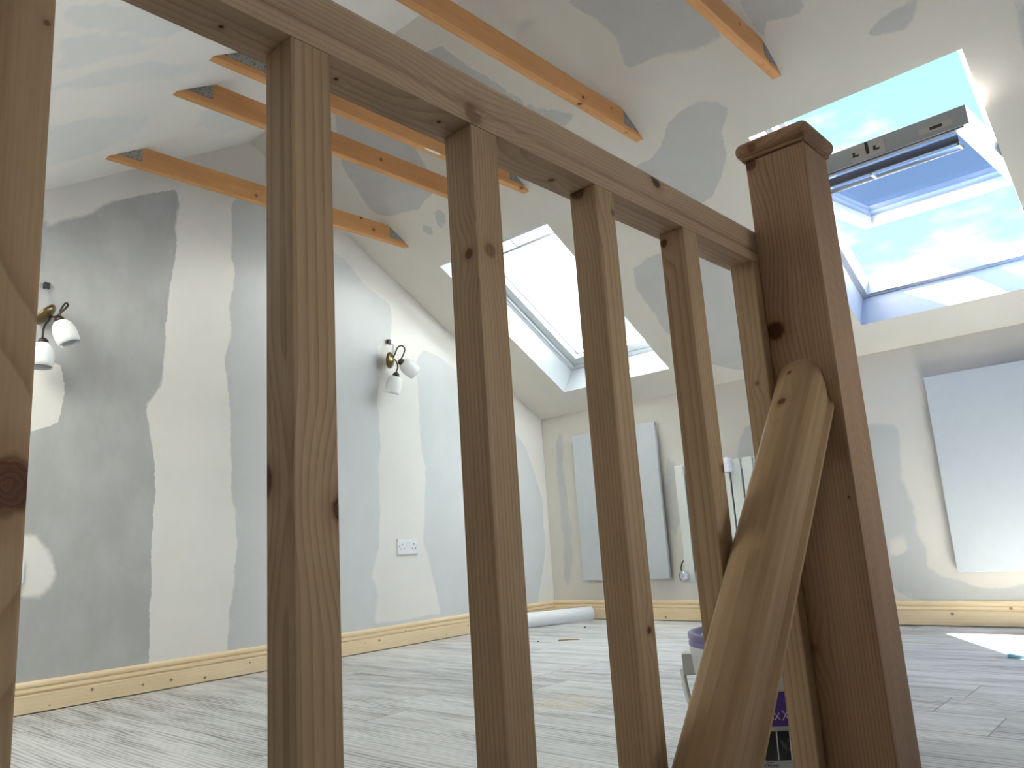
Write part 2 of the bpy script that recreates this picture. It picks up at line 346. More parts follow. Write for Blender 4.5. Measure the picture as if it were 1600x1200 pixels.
KNEE_ISLES.append([(2.130,0.391),(2.185,0.409),(2.213,0.366),(2.183,0.319),(2.125,0.321)])
KNEE_ISLES.append([(2.122,0.148),(2.193,0.151),(2.229,0.113),(2.115,0.107)])

def sdf(px, py, polys):
    """signed distance to a union of polygons, positive inside."""
    best = np.full(px.shape, -9.0)
    for poly in polys:
        d = np.full(px.shape, 9e9); ins = np.zeros(px.shape, bool); n = len(poly)
        for i in range(n):
            ax, ay = poly[i]; bx, by = poly[(i+1) % n]; ex, ey = bx-ax, by-ay
            t = np.clip(((px-ax)*ex+(py-ay)*ey)/(ex*ex+ey*ey+1e-12), 0, 1)
            d = np.minimum(d, np.hypot(px-ax-t*ex, py-ay-t*ey))
            cond = ((ay > py) != (by > py)) & (px < (bx-ax)*(py-ay)/((by-ay) if by != ay else 1e-12)+ax)
            ins ^= cond
        best = np.maximum(best, np.where(ins, d, -d))
    return np.clip(best, -0.5, 0.5)
def attr(me, name, vals):
    a = me.attributes.new(name, 'FLOAT', 'POINT'); a.data.foreach_set('value', np.asarray(vals, np.float32))
def lines(a, b, step, must=()):
    k = sorted(set([a, b]+list(must))); o = []
    for p, q in zip(k, k[1:]):
        n = max(1, int(math.ceil((q-p)/step))); o += [p+(q-p)*i/n for i in range(n)]
    return o+[b]
def grid(us, vs, fn, skip=lambda u, v: False):
    co = [fn(u, v) for v in vs for u in us]; n = len(us); fs = []
    for j in range(len(vs)-1):
        for i in range(n-1):
            if not skip((us[i]+us[i+1])/2, (vs[j]+vs[j+1])/2): fs.append((j*n+i, j*n+i+1, (j+1)*n+i+1, (j+1)*n+i))
    return co, fs

cream, grey, grey2 = (0.83, 0.80, 0.76, 1), (0.445, 0.443, 0.438, 1), (0.66, 0.668, 0.67, 1)
M_wall = plaster('skimmed_plasterboard_wall', cream, grey, grey2)
M_ceil = plaster('skimmed_plasterboard_ceiling', (0.75, 0.695, 0.625, 1), (0.56, 0.54, 0.52, 1), (0.58, 0.57, 0.56, 1))
M_ceil_lit = plaster('skimmed_plasterboard_front_slope_lit', (0.84, 0.81, 0.77, 1), (0.70, 0.695, 0.685, 1), (0.73, 0.725, 0.715, 1), 0.012, 0.05, 0.09)  # same plaster as the other slope, paler colour stands in for stronger light
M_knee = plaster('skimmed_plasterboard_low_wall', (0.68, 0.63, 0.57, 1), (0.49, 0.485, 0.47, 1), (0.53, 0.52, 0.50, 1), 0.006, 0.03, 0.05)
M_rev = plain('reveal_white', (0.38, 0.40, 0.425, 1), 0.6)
M_floor = laminate()

def mesh_obj(name, co, fs, mats, attrs, flip=False):
    me = bpy.data.meshes.new(name); me.from_pydata([tuple(c) for c in co], [], [f[::-1] for f in fs] if flip else fs)
    for m_ in mats: me.materials.append(m_)
    for k, v in attrs.items(): attr(me, k, v)
    o = bpy.data.objects.new(name, me); C.objects.link(o); return struct(o)

# gable wall on the left
us = lines(YF, 0, 0.03, (YR,)); vs = lines(0, 1, 0.014)
top = lambda y: HE - TAN*y if y > YR else HE + TAN*(y-YF)
co, fs = grid(us, vs, lambda u, v: (0, u, top(u)*v))
A = np.array(co); sdg = sdf(A[:, 1], A[:, 2], GABLE)
wash = np.clip((A[:, 1]+2.45)/0.35, 0, 1)
mesh_obj('wall_left', co, fs, [M_wall], {'sd': sdg, 'wash': wash})
GW = (-2.5, -2.0, 0.6, 1.15)               # unseen window added in the right gable for its light: y0, y1, z0, z1
us2, vs2 = lines(YF, 0, 0.1, (YR, GW[0], GW[1])), lines(0, HE, 0.1, (GW[2],)) 
co, fs = grid(us2, [0, GW[2], HE], lambda u, v: (XR, u, v), lambda u, v: GW[0] < u < GW[1] and v > GW[2])
for a, b in zip(us2, us2[1:]):
    z0 = GW[3] if GW[0] < (a+b)/2 < GW[1] else HE
    k = len(co); co += [(XR, a, z0), (XR, b, z0), (XR, b, top(b)), (XR, a, top(a))]; fs.append((k, k+1, k+2, k+3))
mesh_obj('wall_right', co, fs, [M_wall], {'sd': np.full(len(co), -0.3), 'wash': np.zeros(len(co))}, True)
# low knee wall behind
co, fs = grid(lines(0, XR, 0.03), lines(0, HE, 0.03), lambda u, v: (u, 0, v))
A = np.array(co); k = -sdf(A[:, 0], A[:, 2], KNEE); k = np.maximum(k, sdf(A[:, 0], A[:, 2], KNEE_ISLES))
mesh_obj('wall_back', co, fs, [M_knee], {'sd': k, 'wash': np.full(len(co), 0.8)})
co, fs = grid(lines(0, XR, 0.3), lines(-2.6, HE, 0.3), lambda u, v: (u, YF, v))
mesh_obj('wall_front', co, fs, [M_wall], {'sd': np.full(len(co), -0.3), 'wash': np.zeros(len(co))}, True)

# ceiling: both slopes with the skylight reveals
ys0, ys1 = -WS0/cs, -WS1/cs
def inhole(u, v): return ys1 < v < ys0 and any(abs(u-x) < WHX for x in WINX)
xs = lines(0, XR, 0.035, [x+s*WHX for x in WINX for s in (-1, 1)])
co, fs = grid(xs, lines(YR, 0, 0.035, (ys0, ys1)), lambda u, v: (u, v, HE-TAN*v), inhole)
A = np.array(co); s1 = -sdf(A[:, 0], A[:, 1], SLOPE); w1 = np.zeros(len(co))
L5X, L5S, L5W = 0.66, (0.12, 0.96), 0.50                # unseen low roof window added to the front slope for its light
yf0, yf1 = YF+L5S[0]/cs, YF+L5S[1]/cs
xs = sorted(set(xs+[L5X-L5W, L5X+L5W]))
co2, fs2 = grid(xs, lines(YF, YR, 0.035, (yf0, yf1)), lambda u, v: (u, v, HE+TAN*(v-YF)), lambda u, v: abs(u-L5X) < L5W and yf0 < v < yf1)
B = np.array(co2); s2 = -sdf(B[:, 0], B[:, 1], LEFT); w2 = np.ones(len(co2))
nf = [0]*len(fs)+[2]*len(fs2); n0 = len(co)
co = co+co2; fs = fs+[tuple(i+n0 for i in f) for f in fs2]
for x in WINX:
    b0 = len(co)
    for d in (0, REV):
        for (sx_, s_) in ((-1, WS0), (1, WS0), (1, WS1), (-1, WS1)):
            co.append(Vector((x+sx_*WHX, 0, HE)) + ES*s_ + ED*d)
    for i in range(4):
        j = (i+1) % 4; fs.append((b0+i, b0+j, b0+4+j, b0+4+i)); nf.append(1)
EF, EFD = Vector((0, 1, TAN))/cs, Vector((0, -TAN, 1))/cs
b0 = len(co)
for d in (0, REV):
    for (sx_, s_) in ((-1, L5S[0]), (1, L5S[0]), (1, L5S[1]), (-1, L5S[1])): co.append(Vector((L5X+sx_*L5W, YF, HE)) + EF*s_ + EFD*d)
for i in range(4):
    j = (i+1) % 4; fs.append((b0+i, b0+j, b0+4+j, b0+4+i)); nf.append(1)
ext = len(co)-len(s1)-len(s2)
o = mesh_obj('ceiling', co, fs, [M_ceil, M_rev, M_ceil_lit], {'sd': np.concatenate([s1, s2, np.full(ext, 0.3)]), 'wash': np.concatenate([w1, w2, np.zeros(ext)])}, True)
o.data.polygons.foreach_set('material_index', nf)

# floor with the stairwell cut out of it
SWX0, SWX1, SWY = 2.934, 3.86, -2.884
co, fs = grid([0, SWX0, SWX1, XR], [YF, SWY, 0], lambda u, v: (u, v, 0), lambda u, v: SWX0 < u < SWX1 and v < SWY)
mesh_obj('floor', co, fs, [M_floor], {})
bm = new()
for a, b in (((SWX0, YF), (SWX0, SWY)), ((SWX0, SWY), (SWX1, SWY)), ((SWX1, SWY), (SWX1, YF))):
    v = [bm.verts.new((a[0], a[1], 0)), bm.verts.new((b[0], b[1], 0)), bm.verts.new((b[0], b[1], -2.6)), bm.verts.new((a[0], a[1], -2.6))]; bm.faces.new(v)
v = [bm.verts.new(p) for p in ((SWX0, YF, -2.6), (SWX1, YF, -2.6), (SWX1, SWY, -2.6), (SWX0, SWY, -2.6))]; bm.faces.new(v)
struct(obj('wall_stairwell', bm, plain('stairwell_plaster', (0.7, 0.68, 0.64, 1), 0.9)))

# skirting boards
L_sk, D_sk = lin(242, 220, 184), lin(214, 178, 130)
sk = [(0, 0.004), (0.018, 0.004), (0.018, 0.064), (0.0165, 0.0665), (0.0115, 0.0670), (0.0115, 0.0700), (0.0155, 0.0725), (0.0170, 0.078), (0.0160, 0.0855), (0.0095, 0.0880), (0.0090, 0.0905), (0.0130, 0.0935), (0.014, 0.1), (0.012, 0.107), (0.008, 0.112), (0.004, 0.1135), (0, 0.1135)]
random.seed(4)
kn = [((0.018, -3.13+i*0.155+random.uniform(-.05, .05), random.choice((0.02, 0.035, 0.05, 0.075))), random.uniform(0.0025, 0.006), 0.75) for i in range(20)]
bm = new(); prism(bm, sk, lambda p, t: (p[0], t, p[1]), (YF, 0))
struct(obj('baseboard_left', bm, wood('skirting_pine_left', 'Y', (0, 0, 0), L_sk, D_sk, kn, 3, ring=0.012, contrast=0.35, pith=(-.06, -.1))))
kn = [((0.06+i*0.21+random.uniform(-.06, .06), -0.018, random.choice((0.02, 0.04, 0.055, 0.08))), random.uniform(0.003, 0.006), 0.7) for i in range(16)]
bm = new(); prism(bm, sk, lambda p, t: (t, -p[0], p[1]), (0.0, XR))
struct(obj('baseboard_back', bm, wood('skirting_pine_back', 'X', (0, 0, 0), L_sk, D_sk, kn, 5, ring=0.012, contrast=0.4, pith=(.06, -.1))))
# ------------------------------------------------------------------ roof windows
M_wf = plain('white_window_paint', (0.43, 0.45, 0.475, 1), 0.35)
M_gas = plain('grey_gasket', (0.22, 0.24, 0.27, 1), 0.6)
M_alu = plain('grey_metal_flap', (0.085, 0.085, 0.10, 1), 0.45, 0.2)
M_plate = plain('beige_lock_plate', (0.56, 0.53, 0.49, 1), 0.35, 0.4)
M_dark = plain('dark_slot', (0.03, 0.03, 0.035, 1), 0.5)
M_pane = glass('clear_pane', (0.90, 0.95, 0.97, 1), 0.04)
M_pane_o = glass('coated_pane', (0.38, 0.49, 0.70, 1), 0.06)
def ring(bm, hx, hy, wx, wy, z0, z1, mi=0, bev=0.002):
    box(bm, (-hx, -hy, z0), (-hx+wx, hy, z1), bev, mi); box(bm, (hx-wx, -hy, z0), (hx, hy, z1), bev, mi)
    box(bm, (-hx+wx, -hy, z0), (hx-wx, -hy+wy, z1), bev, mi); box(bm, (-hx+wx, hy-wy, z0), (hx-wx, hy, z1), bev, mi)
def child(o, parent, loc=(0, 0, 0), rx=0.0):
    o.parent = parent; o.location = loc; o.rotation_euler = (rx, 0, 0); return o
def roof_window(k, x, opened, label):
    w = empty('window_%d' % k, (0, 0, 0))
    mt = Matrix((Vector((-1, 0, 0)), ES, ED)).transposed().to_4x4(); mt.translation = Vector((x, 0, HE)) + ES*0.815
    w.matrix_world = mt; struct(w, label)
    bm = new(); ring(bm, 0.43, 0.645, 0.07, 0.062, REV-0.002, 0.285)
    ring(bm, 0.3865, 0.5995, 0.006, 0.006, REV-0.008, REV+0.004, 0, 0)
    for a in (-1, 1): box(bm, (min(a*.334, a*.362), 0.0, .2655), (max(a*.334, a*.362), .585, .2845), .001)
    for a in (-1, 1): box(bm, (min(a*.346, a*.362), 0.0, .2845), (max(a*.346, a*.362), .585, .292), .001)
    child(obj('frame', bm, M_wf, keep=True), w)
    HX, HY, T = 0.354, 0.58, 0.034
    bm = new(); ring(bm, HX, HY, 0.052, 0.055, -T, T)
    s = child(obj('sash', bm, M_wf, keep=True), w, (0, -0.02 if opened else 0.0, 0.23), math.radians(-38.4) if opened else 0.0)
    bm = new(); box(bm, (-HX+0.046, -HY+0.048, T-0.02), (HX-0.046, HY-0.048, T-0.008)); child(obj('pane', bm, M_pane_o if opened else M_pane, keep=True), s)
    bm = new(); ring(bm, HX-0.048, HY-0.051, 0.008, 0.008, T-0.026, T-0.0195, 0, 0); child(obj('gasket', bm, M_gas, keep=True), s)
    bm = new(); box(bm, (-0.30, 0.486, -T-0.030), (0.30, 0.500, -T+0.001), 0.003)
    if opened: box(bm, (-0.335, 0.562, -T-0.004), (0.335, 0.574, -T+0.001), 0.001)  # dark strip drawn in for the shadow gap below the sash end
    child(obj('ventilation_flap', bm, M_alu if opened else M_wf, keep=True), s)
    bm = new()
    tube(bm, [(-0.30, 0.425, -T-0.030), (0.30, 0.425, -T-0.030)], 0.0095, 12)
    for a in (-0.30, 0.0, 0.292): box(bm, (a, 0.419, -T-0.038), (a+0.009, 0.490, -T-0.022), 0.002)
    child(obj('handle_bar', bm, M_wf, keep=True), s)
    bm = new(); box(bm, (-0.087, HY-0.001, -0.030), (0.038, HY+0.004, 0.022), 0.004)
    lp = child(obj('lock_plate', bm, M_plate, keep=True), s)
    return w, s
w1, s1_ = roof_window(1, WINX[0], False, 'closed white roof window high in the slope near the left gable wall')
w2, s2_ = roof_window(2, WINX[1], True, 'white roof window tilted open beside the newel post')
bm = new()
for a in (-0.066, 0.008): box(bm, (a, 0.583, -0.012), (a+0.022, 0.5855, -0.005)); box(bm, (a+0.012, 0.583, -0.006), (a+0.021, 0.5858, 0.006))
box(bm, (-0.029, 0.583, -0.016), (-0.018, 0.5865, 0.03), 0.001)
child(obj('lock_slots', bm, M_dark, keep=True), s2_)
bm = new(); box(bm, (-0.305, 0.5795, -0.018), (-0.20, 0.5815, 0.004), 0.0006)
child(obj('latch_recess', bm, M_plate, keep=True), s2_)
bm = new(); box(bm, (-0.275, 0.5805, -0.012), (-0.235, 0.5825, -0.001)); child(obj('latch_slot', bm, M_dark, keep=True), s2_)

w5 = empty('window_3', (0, 0, 0)); struct(w5, 'unseen low white roof window added for light in the front slope')  # added out of view to brighten the left gable and floor
mt = Matrix((Vector((1, 0, 0)), EF, EFD)).transposed().to_4x4(); mt.translation = Vector((L5X, YF, HE)) + EF*(L5S[0]+L5S[1])/2; w5.matrix_world = mt
bm = new(); ring(bm, 0.55, 0.47, 0.09, 0.09, REV-.002, .285); child(obj('frame', bm, M_wf, keep=True), w5)
bm = new(); box(bm, (-.47, -.39, .24), (.47, .39, .252)); child(obj('pane', bm, M_pane, keep=True), w5)
M_light_blind = NT('added_light_blind'); tl = M_light_blind.n('ShaderNodeBsdfTranslucent', {'Color': (0.74, 0.725, 0.70, 1)}); df = M_light_blind.n('ShaderNodeBsdfDiffuse', {'Color': (0.75, 0.74, 0.7, 1)})  # added translucent sheet that spreads sunlight over the left side
mx = M_light_blind.n('ShaderNodeMixShader', {0: 0.5, 1: df.outputs[0], 2: tl.outputs[0]}); M_light_blind.t.links.new(mx.outputs[0], M_light_blind.t.nodes['Material Output'].inputs[0])
bm = new(); bm.faces.new([bm.verts.new(p) for p in ((-.48, -.40, .215), (.48, -.40, .215), (.48, .40, .215), (-.48, .40, .215))]); child(obj('added_blind', bm, M_light_blind.m, keep=True), w5)
w4 = empty('window_4', (XR, (GW[0]+GW[1])/2, (GW[2]+GW[3])/2)); struct(w4, 'unseen white window added for light in the far gable wall')  # added out of view to brighten the room from the right
HX4, HZ4 = (GW[1]-GW[0])/2, (GW[3]-GW[2])/2
mt = Matrix(((0, 0, 1, 0), (1, 0, 0, 0), (0, 1, 0, 0), (0, 0, 0, 1)))
bm = new(); ring(bm, HX4, HZ4, 0.05, 0.05, -0.01, 0.06); fr4 = obj('frame', bm, M_wf, keep=True); fr4.parent = w4; fr4.matrix_local = mt
bm = new(); box(bm, (-HX4+.04, -HZ4+.04, .02), (HX4-.04, HZ4-.04, .03)); p4 = obj('pane', bm, M_pane, keep=True); p4.parent = w4; p4.matrix_local = mt

# ------------------------------------------------------------------ collar ties
L_t, D_t = lin(216, 160, 104), lin(176, 114, 64)
M_galv = NT('galvanised_nail_plate'); P_ = M_galv.obj()
vz = M_galv.n('ShaderNodeTexVoronoi', {'Vector': M_galv.scale(P_, (1, 1, 1)), 'Scale': 120.0})
tth = M_galv.ramp01(vz.outputs['Distance'], 0.15, 0.42)
M_galv.set(M_galv.b.inputs['Base Color'], M_galv.mix(tth, lin(104, 102, 98), lin(160, 157, 150)))
M_galv.b.inputs['Metallic'].default_value = 0.55; M_galv.b.inputs['Roughness'].default_value = 0.5
bp_ = M_galv.n('ShaderNodeBump', {'Height': tth, 'Strength': 0.6, 'Distance': 0.003}); M_galv.set(M_galv.b.inputs['Normal'], bp_.outputs[0])
M_galv = M_galv.m
yR = lambda z: (HE-z)/TAN
yL = lambda z: YF-(HE-z)/TAN
tie_knots = [
 [((0.298, -1.62, 2.17), 0.010, 0.7), ((0.298, -1.70, 2.215), 0.008, .9), ((0.298, -2.3, 2.16), 0.008, .7)],
 [((0.913, -2.55, 2.17), 0.009, .6), ((0.913, -2.05, 2.18), 0.008, .7)],
 [((1.183, -2.6, 2.135), 0.012, .9), ((1.183, -1.9, 2.16), 0.007, .7), ((1.18, -1.43, 2.135), .012, .7)],
 [((1.828, -1.79, 2.16), 0.008, 1), ((1.815, -1.80, 2.133), 0.010, 1), ((1.828, -1.6, 2.19), 0.005, .9), ((1.81, -1.48, 2.133), .006, .7)],
 [((2.438, -1.47, 2.16), 0.013, .95), ((2.438, -1.7, 2.19), 0.006, .8)],
 [((3.028, -1.40, 2.15), 0.010, .9)]]
tie_lab = ['orange timber collar tie closest to the left gable wall',
 'orange timber collar tie second from the left gable wall, over the closed roof window',
 'orange timber collar tie third from the left gable wall, paint splash on its edge',
 'long orange timber collar tie with paired dark knots, crossing above the handrail',
 'orange timber collar tie ending above the newel post at the top of the photo',
 'orange timber collar tie of which only the tip shows above the open roof window']
for i, x in enumerate(TIEX):
    h = 0.0175; bm = new()
    prof = [(yL(ZT)+.001, ZT), (yR(ZT)-.001, ZT), (yR(ZT+TH)-.001, ZT+TH), (yL(ZT+TH)+.001, ZT+TH)]
    prism(bm, prof, lambda p, t: (t, p[0], p[1]), (x-h, x+h))
    bmesh.ops.bevel(bm, geom=[e for e in bm.edges if abs((e.verts[0].co-e.verts[1].co).y) > 0.5], offset=0.002, segments=2, affect='EDGES', profile=0.5)
    org = (x, YR, ZT)
    o = tag(obj('collar_tie', bm, wood('orange_tie_timber', 'Y', org, L_t, D_t, tie_knots[i], 10+i, ring=0.011, contrast=0.5, pith=(0.03, -0.06), wander=0.03, rough=0.6), None, org), tie_lab[i], 'roof beam', 'collar ties across the roof')
    for s_ in (0, 1):
        q = (yR if s_ else yL); sg = -1 if s_ else 1; lo = ZT+0.020
        e_ = q(ZT)+sg*(0.135 if (i, s_) != (2, 0) else 0.24)
        ph = min(ZT+TH-.002, HE+TAN*abs((0 if s_ else YF)-e_) - 0.002)
        pp = [(q(lo), lo), (e_, lo), (e_, ph), (q(ph), ph)]
        bm = new(); prism(bm, pp, lambda p, t: (t, p[0], p[1]), (x+h-.0005, x+h+.0018)); obj('nail_plate', bm, M_galv, o, (x+h, e_, lo))
    if i == 2:
        bm = new(); lathe(bm, [(0.0, 0.0012), (0.006, 0.001), (0.010, 0)], (0, 0, 0), (0, 0, -1), 14)
        bm2 = new(); join(bm2, bm, 0, Matrix.Translation((x+.0095, -1.985, ZT)) @ Matrix.Diagonal((0.75, 4.6, 1, 1)))
        obj('paint_splash', bm2, plain('white_paint_splash', (0.85, 0.84, 0.80, 1), 0.6), o, (x, -1.985, ZT))

# ------------------------------------------------------------------ balustrade
XF, BW, ZR = 2.9321, 0.0355, 0.8819
L_p, D_p = lin(198, 167, 130), lin(148, 113, 80)
BY = (-3.9516, -3.7604, -3.5727, -3.3811, -3.1924, -2.9952)
bk = [
 [((2.934, -3.925, 0.545), 0.017, 0.9), ((2.932, -3.9205, 0.812), 0.0022, 0.6)],
 [((2.894, -3.760, 0.553), 0.013, 0.9), ((2.932, -3.722, 0.530), 0.011, 0.95)],
 [((2.921, -3.573, 0.757), 0.0055, 0.85), ((2.932, -3.556, 0.761), 0.008, 0.55), ((2.932, -3.535, 0.46), 0.004, .7)],
 [((2.909, -3.381, 0.880), 0.0105, 0.75), ((2.932, -3.349, 0.856), 0.005, .6), ((2.933, -3.357, 0.405), 0.004, 1)],
 [((2.902, -3.192, 0.868), 0.0062, 1.0), ((2.932, -3.160, 0.572), 0.0065, 0.8)],
 [((2.915, -2.995, 0.70), 0.004, .5)]]
piths = [(-0.10, 0.03), (0.006, -0.030), (0.045, -0.05), (-0.05, -0.035), (-0.03, 0.05), (-0.05, 0.06)]
bal = empty('balustrade', (XF-BW/2, -3.6, 0)); tag(bal, 'new pine landing balustrade with square balusters, handrail and capped newel post', 'balustrade')
for i, y in enumerate(BY):
    bm = new(); box(bm, (XF-BW, y, 0), (XF, y+BW, ZR), 0.0016)
    obj('baluster', bm, wood('baluster_pine', 'Z', (XF-BW/2, y+BW/2, 0), L_p, D_p, bk[i], 20+i*3, ring=(0.0066, 0.0072, 0.0038, 0.0042, 0.0044, 0.0050)[i], pith=piths[i]), bal, (XF-BW/2, y+BW/2, 0))
xm = XF-0.022
half_ = [(0.022, ZR), (0.022, ZR+.0135), (0.0188, ZR+.0150), (0.0180, ZR+.0170), (0.0188, ZR+.0190), (0.0208, ZR+.0215), (0.0216, ZR+.0255), (0.0220, ZR+.031), (0.0214, ZR+.040), (0.0194, ZR+.049), (0.0155, ZR+.0555), (0.0085, ZR+.060), (0, ZR+.0615)]
prof = half_ + [(-a, b) for a, b in half_[-2::-1]]
bm = new(); prism(bm, prof, lambda p, t: (xm+p[0], t, p[1]), (YF+.002, -2.9))
obj('handrail', bm, wood('handrail_pine', 'Y', (xm, -3.6, ZR), lin(206, 176, 144), lin(156, 118, 88),
    [((2.934, -3.568, 0.893), 0.0125, 0.55), ((2.9325, -3.245, 0.928), 0.0105, 1.0), ((2.914, -3.595, .882), .0022, 1), ((2.908, -3.703, .882), .0022, 1), ((2.906, -3.424, .882), .0042, .95), ((2.907, -3.802, .882), .0022, 1)],
    31, ring=0.0050, pith=(0.03, -0.05), contrast=0.9), bal, (xm, -3.6, ZR))
NX, NY, NW, NZ = 2.9323, -2.9747, 0.09, 1.044
bm = new(); box(bm, (NX, NY, -0.28), (NX+NW, NY+NW, NZ), 0.002)
newel = obj('newel_post', bm, wood('newel_pine', 'Z', (NX+NW/2, NY+NW/2, 0), lin(184, 148, 116), lin(130, 92, 64),
    [((2.944, -2.976, 0.775), 0.0155, 1.0), ((2.939, -2.976, 1.038), 0.012, 0.9), ((2.937, -2.976, 0.335), 0.008, 0.4), ((3.012, -2.976, 0.53), 0.0022, 1)],
    41, ring=0.0044, pith=(-0.085, -0.10), wander=0.03), bal, (NX+NW/2, NY+NW/2, 0))
bm = new(); ov = 0.012; cz = NZ
box(bm, (NX-.004, NY-.004, cz), (NX+NW+.004, NY+NW+.004, cz+.006), 0.0015)
box(bm, (NX-ov, NY-ov, cz+.004), (NX+NW+ov, NY+NW+ov, cz+.029), 0.0118, 0, 5)
obj('newel_cap', bm, wood('newel_cap_pine', 'X', (NX+NW/2, NY+NW/2, cz), lin(176, 138, 106), lin(122, 84, 56), [((2.95, -2.986, 1.058), .008, .6)], 47, ring=0.006, pith=(0.05, -0.04)), newel, (NX+NW/2, NY+NW/2, cz))

# sloping stair handrail, its upper end cut plumb against the newel
AN = math.radians(48.9); ca, sa = math.cos(AN), math.sin(AN)
hp = [(2.9275, .652), (3.0112, .652), (3.0112, .6585), (3.0052, .6655), (3.0050, .686), (3.0045, .692), (3.001, .705), (2.994, .7165), (2.984, .7245), (2.971, .727), (2.957, .7245), (2.945, .717), (2.938, .706), (2.9342, .694), (2.934, .686), (2.9335, .672), (2.9275, .665)]
org = (2.969, NY, 0.68)
bm = new(); prism(bm, hp, lambda p, t: Vector((p[0], NY-.0005-t*ca, p[1]-t*sa)), (0, 0.9, 1.75))
bmesh.ops.translate(bm, verts=bm.verts, vec=-Vector(org))
rotm = Matrix.Rotation(-AN, 4, 'X')          # along-grain axis becomes local Y
bmesh.ops.transform(bm, matrix=rotm, verts=bm.verts)
def hk(p): return tuple(rotm @ (Vector(p)-Vector(org)))
sh = obj('stair_handrail', bm, wood('stair_handrail_pine', 'Y', (0, 0, 0), lin(184, 152, 114), lin(138, 100, 66),
    [(hk((2.962, -2.992, .709)), .0042, 1), (hk((2.962, -3.028, .662)), .0068, 1), (hk((2.936, -3.35, .265)), .010, 1)], 53, ring=0.012, pith=(0.012, -0.03), contrast=0.4), keep=True)
sh.location = org; sh.rotation_euler = (AN, 0, 0)
tag(sh, 'sloping pine stair handrail with rounded top, fixed to the front of the newel post', 'handrail')

# ------------------------------------------------------------------ things on the walls
M_brass = plain('aged_brass', (0.20, 0.145, 0.065, 1), 0.32, 0.9)
M_bronze = plain('dark_bronze', (0.07, 0.055, 0.04, 1), 0.4, 0.8)
M_opal = NT('opal_glass'); M_opal.b.inputs['Base Color'].default_value = (0.86, 0.87, 0.87, 1); M_opal.b.inputs['Roughness'].default_value = 0.3
M_opal.b.inputs['Subsurface Weight'].default_value = 0.3; M_opal.b.inputs['Subsurface Radius'].default_value = (.02, .02, .02); M_opal = M_opal.m
M_wire = plain('grey_cable', (0.45, 0.45, 0.5, 1), 0.5)
def wall_lamp(label, hook, plate, nrm_, arms, shades, pr):
    t = empty('wall_lamp', hook[0]); tag(t, label, 'wall lamp', 'wall lamps on the gable wall')
    n_ = Vector(nrm_).normalized(); pc = Vector(plate)
    bm = new(); lathe(bm, [(0, -.012), (pr, -.012), (pr*1.02, -.006), (pr*.92, .002), (pr*.55, .010), (.012, .014), (0, .015)], pc, n_, 32)
    obj('backplate', bm, M_brass, t, pc)
    bm = new(); box(bm, [hook[0][0]-.001, hook[0][1]-.011, hook[0][2]-.014], [hook[0][0]+.018, hook[0][1]+.011, hook[0][2]+.012], 0.003); obj('terminal_block', bm, M_dark, t, hook[0])
    for k in (-1, 1):
        bm = new(); tube(bm, [Vector(p)+Vector((0, k*.003, 0)) for p in hook], 0.0018, 6); obj('wire', bm, M_wire, t, hook[1])
    for a in arms:
        bm = new(); tube(bm, [pc]+[Vector(p) for p in a], 0.0042, 8); obj('arm', bm, M_bronze, t, a[0])
    for (p, q) in shades:
        p, q = Vector(p), Vector(q); ax = (q-p).normalized(); L = 0.108
        bm = new(); lathe(bm, [(0, -.012), (.008, -.012), (.017, -.004), (.020, .010), (0, .011)], p, ax, 20); g = obj('lamp_cup', bm, M_bronze, t, p)
        pf = [(.014, .008), (.026, .012), (.036, .026), (.0425, .048), (.0445, .070), (.0425, .092), (.040, L)]
        bm = new(); lathe(bm, pf + [(a-.0035, b) for a, b in pf[::-1]], p, ax, 32); obj('lamp_shade', bm, M_opal, t, p)
wall_lamp('twin-shade brass wall lamp hanging off its wires above the double socket',
    [(0, -1.310, 1.668), (.02, -1.318, 1.645), (.03, -1.300, 1.645), (.04, -1.312, 1.594), (.045, -1.33, 1.55)], (.05, -1.332, 1.546), (.85, .5, -.1),
    [[(.07, -1.322, 1.575), (.09, -1.315, 1.612), (.11, -1.300, 1.622), (.125, -1.292, 1.600), (.122, -1.305, 1.560), (.12, -1.326, 1.530)],
     [(.07, -1.318, 1.545), (.095, -1.322, 1.505), (.114, -1.350, 1.464)]],
    [((.12, -1.322, 1.526), (.14, -1.221, 1.460)), ((.115, -1.352, 1.450), (.087, -1.362, 1.355))], 0.046)
wall_lamp('twin-shade brass wall lamp hanging tilted by the leftmost baluster',
    [(0, -3.064, 1.642), (.02, -3.066, 1.606), (.03, -3.058, 1.578), (.045, -3.060, 1.52)], (.05, -3.070, 1.503), (.31, .69, -.65),
    [[(.075, -3.046, 1.497), (.09, -3.024, 1.522), (.10, -3.010, 1.545), (.105, -3.022, 1.548), (.11, -3.040, 1.512), (.11, -3.040, 1.485)],
     [(.07, -3.062, 1.487), (.08, -3.085, 1.448), (.09, -3.092, 1.400)]],
    [((.11, -3.042, 1.478), (.135, -3.005, 1.37)), ((.09, -3.088, 1.387), (.10, -3.094, 1.273))], 0.05)

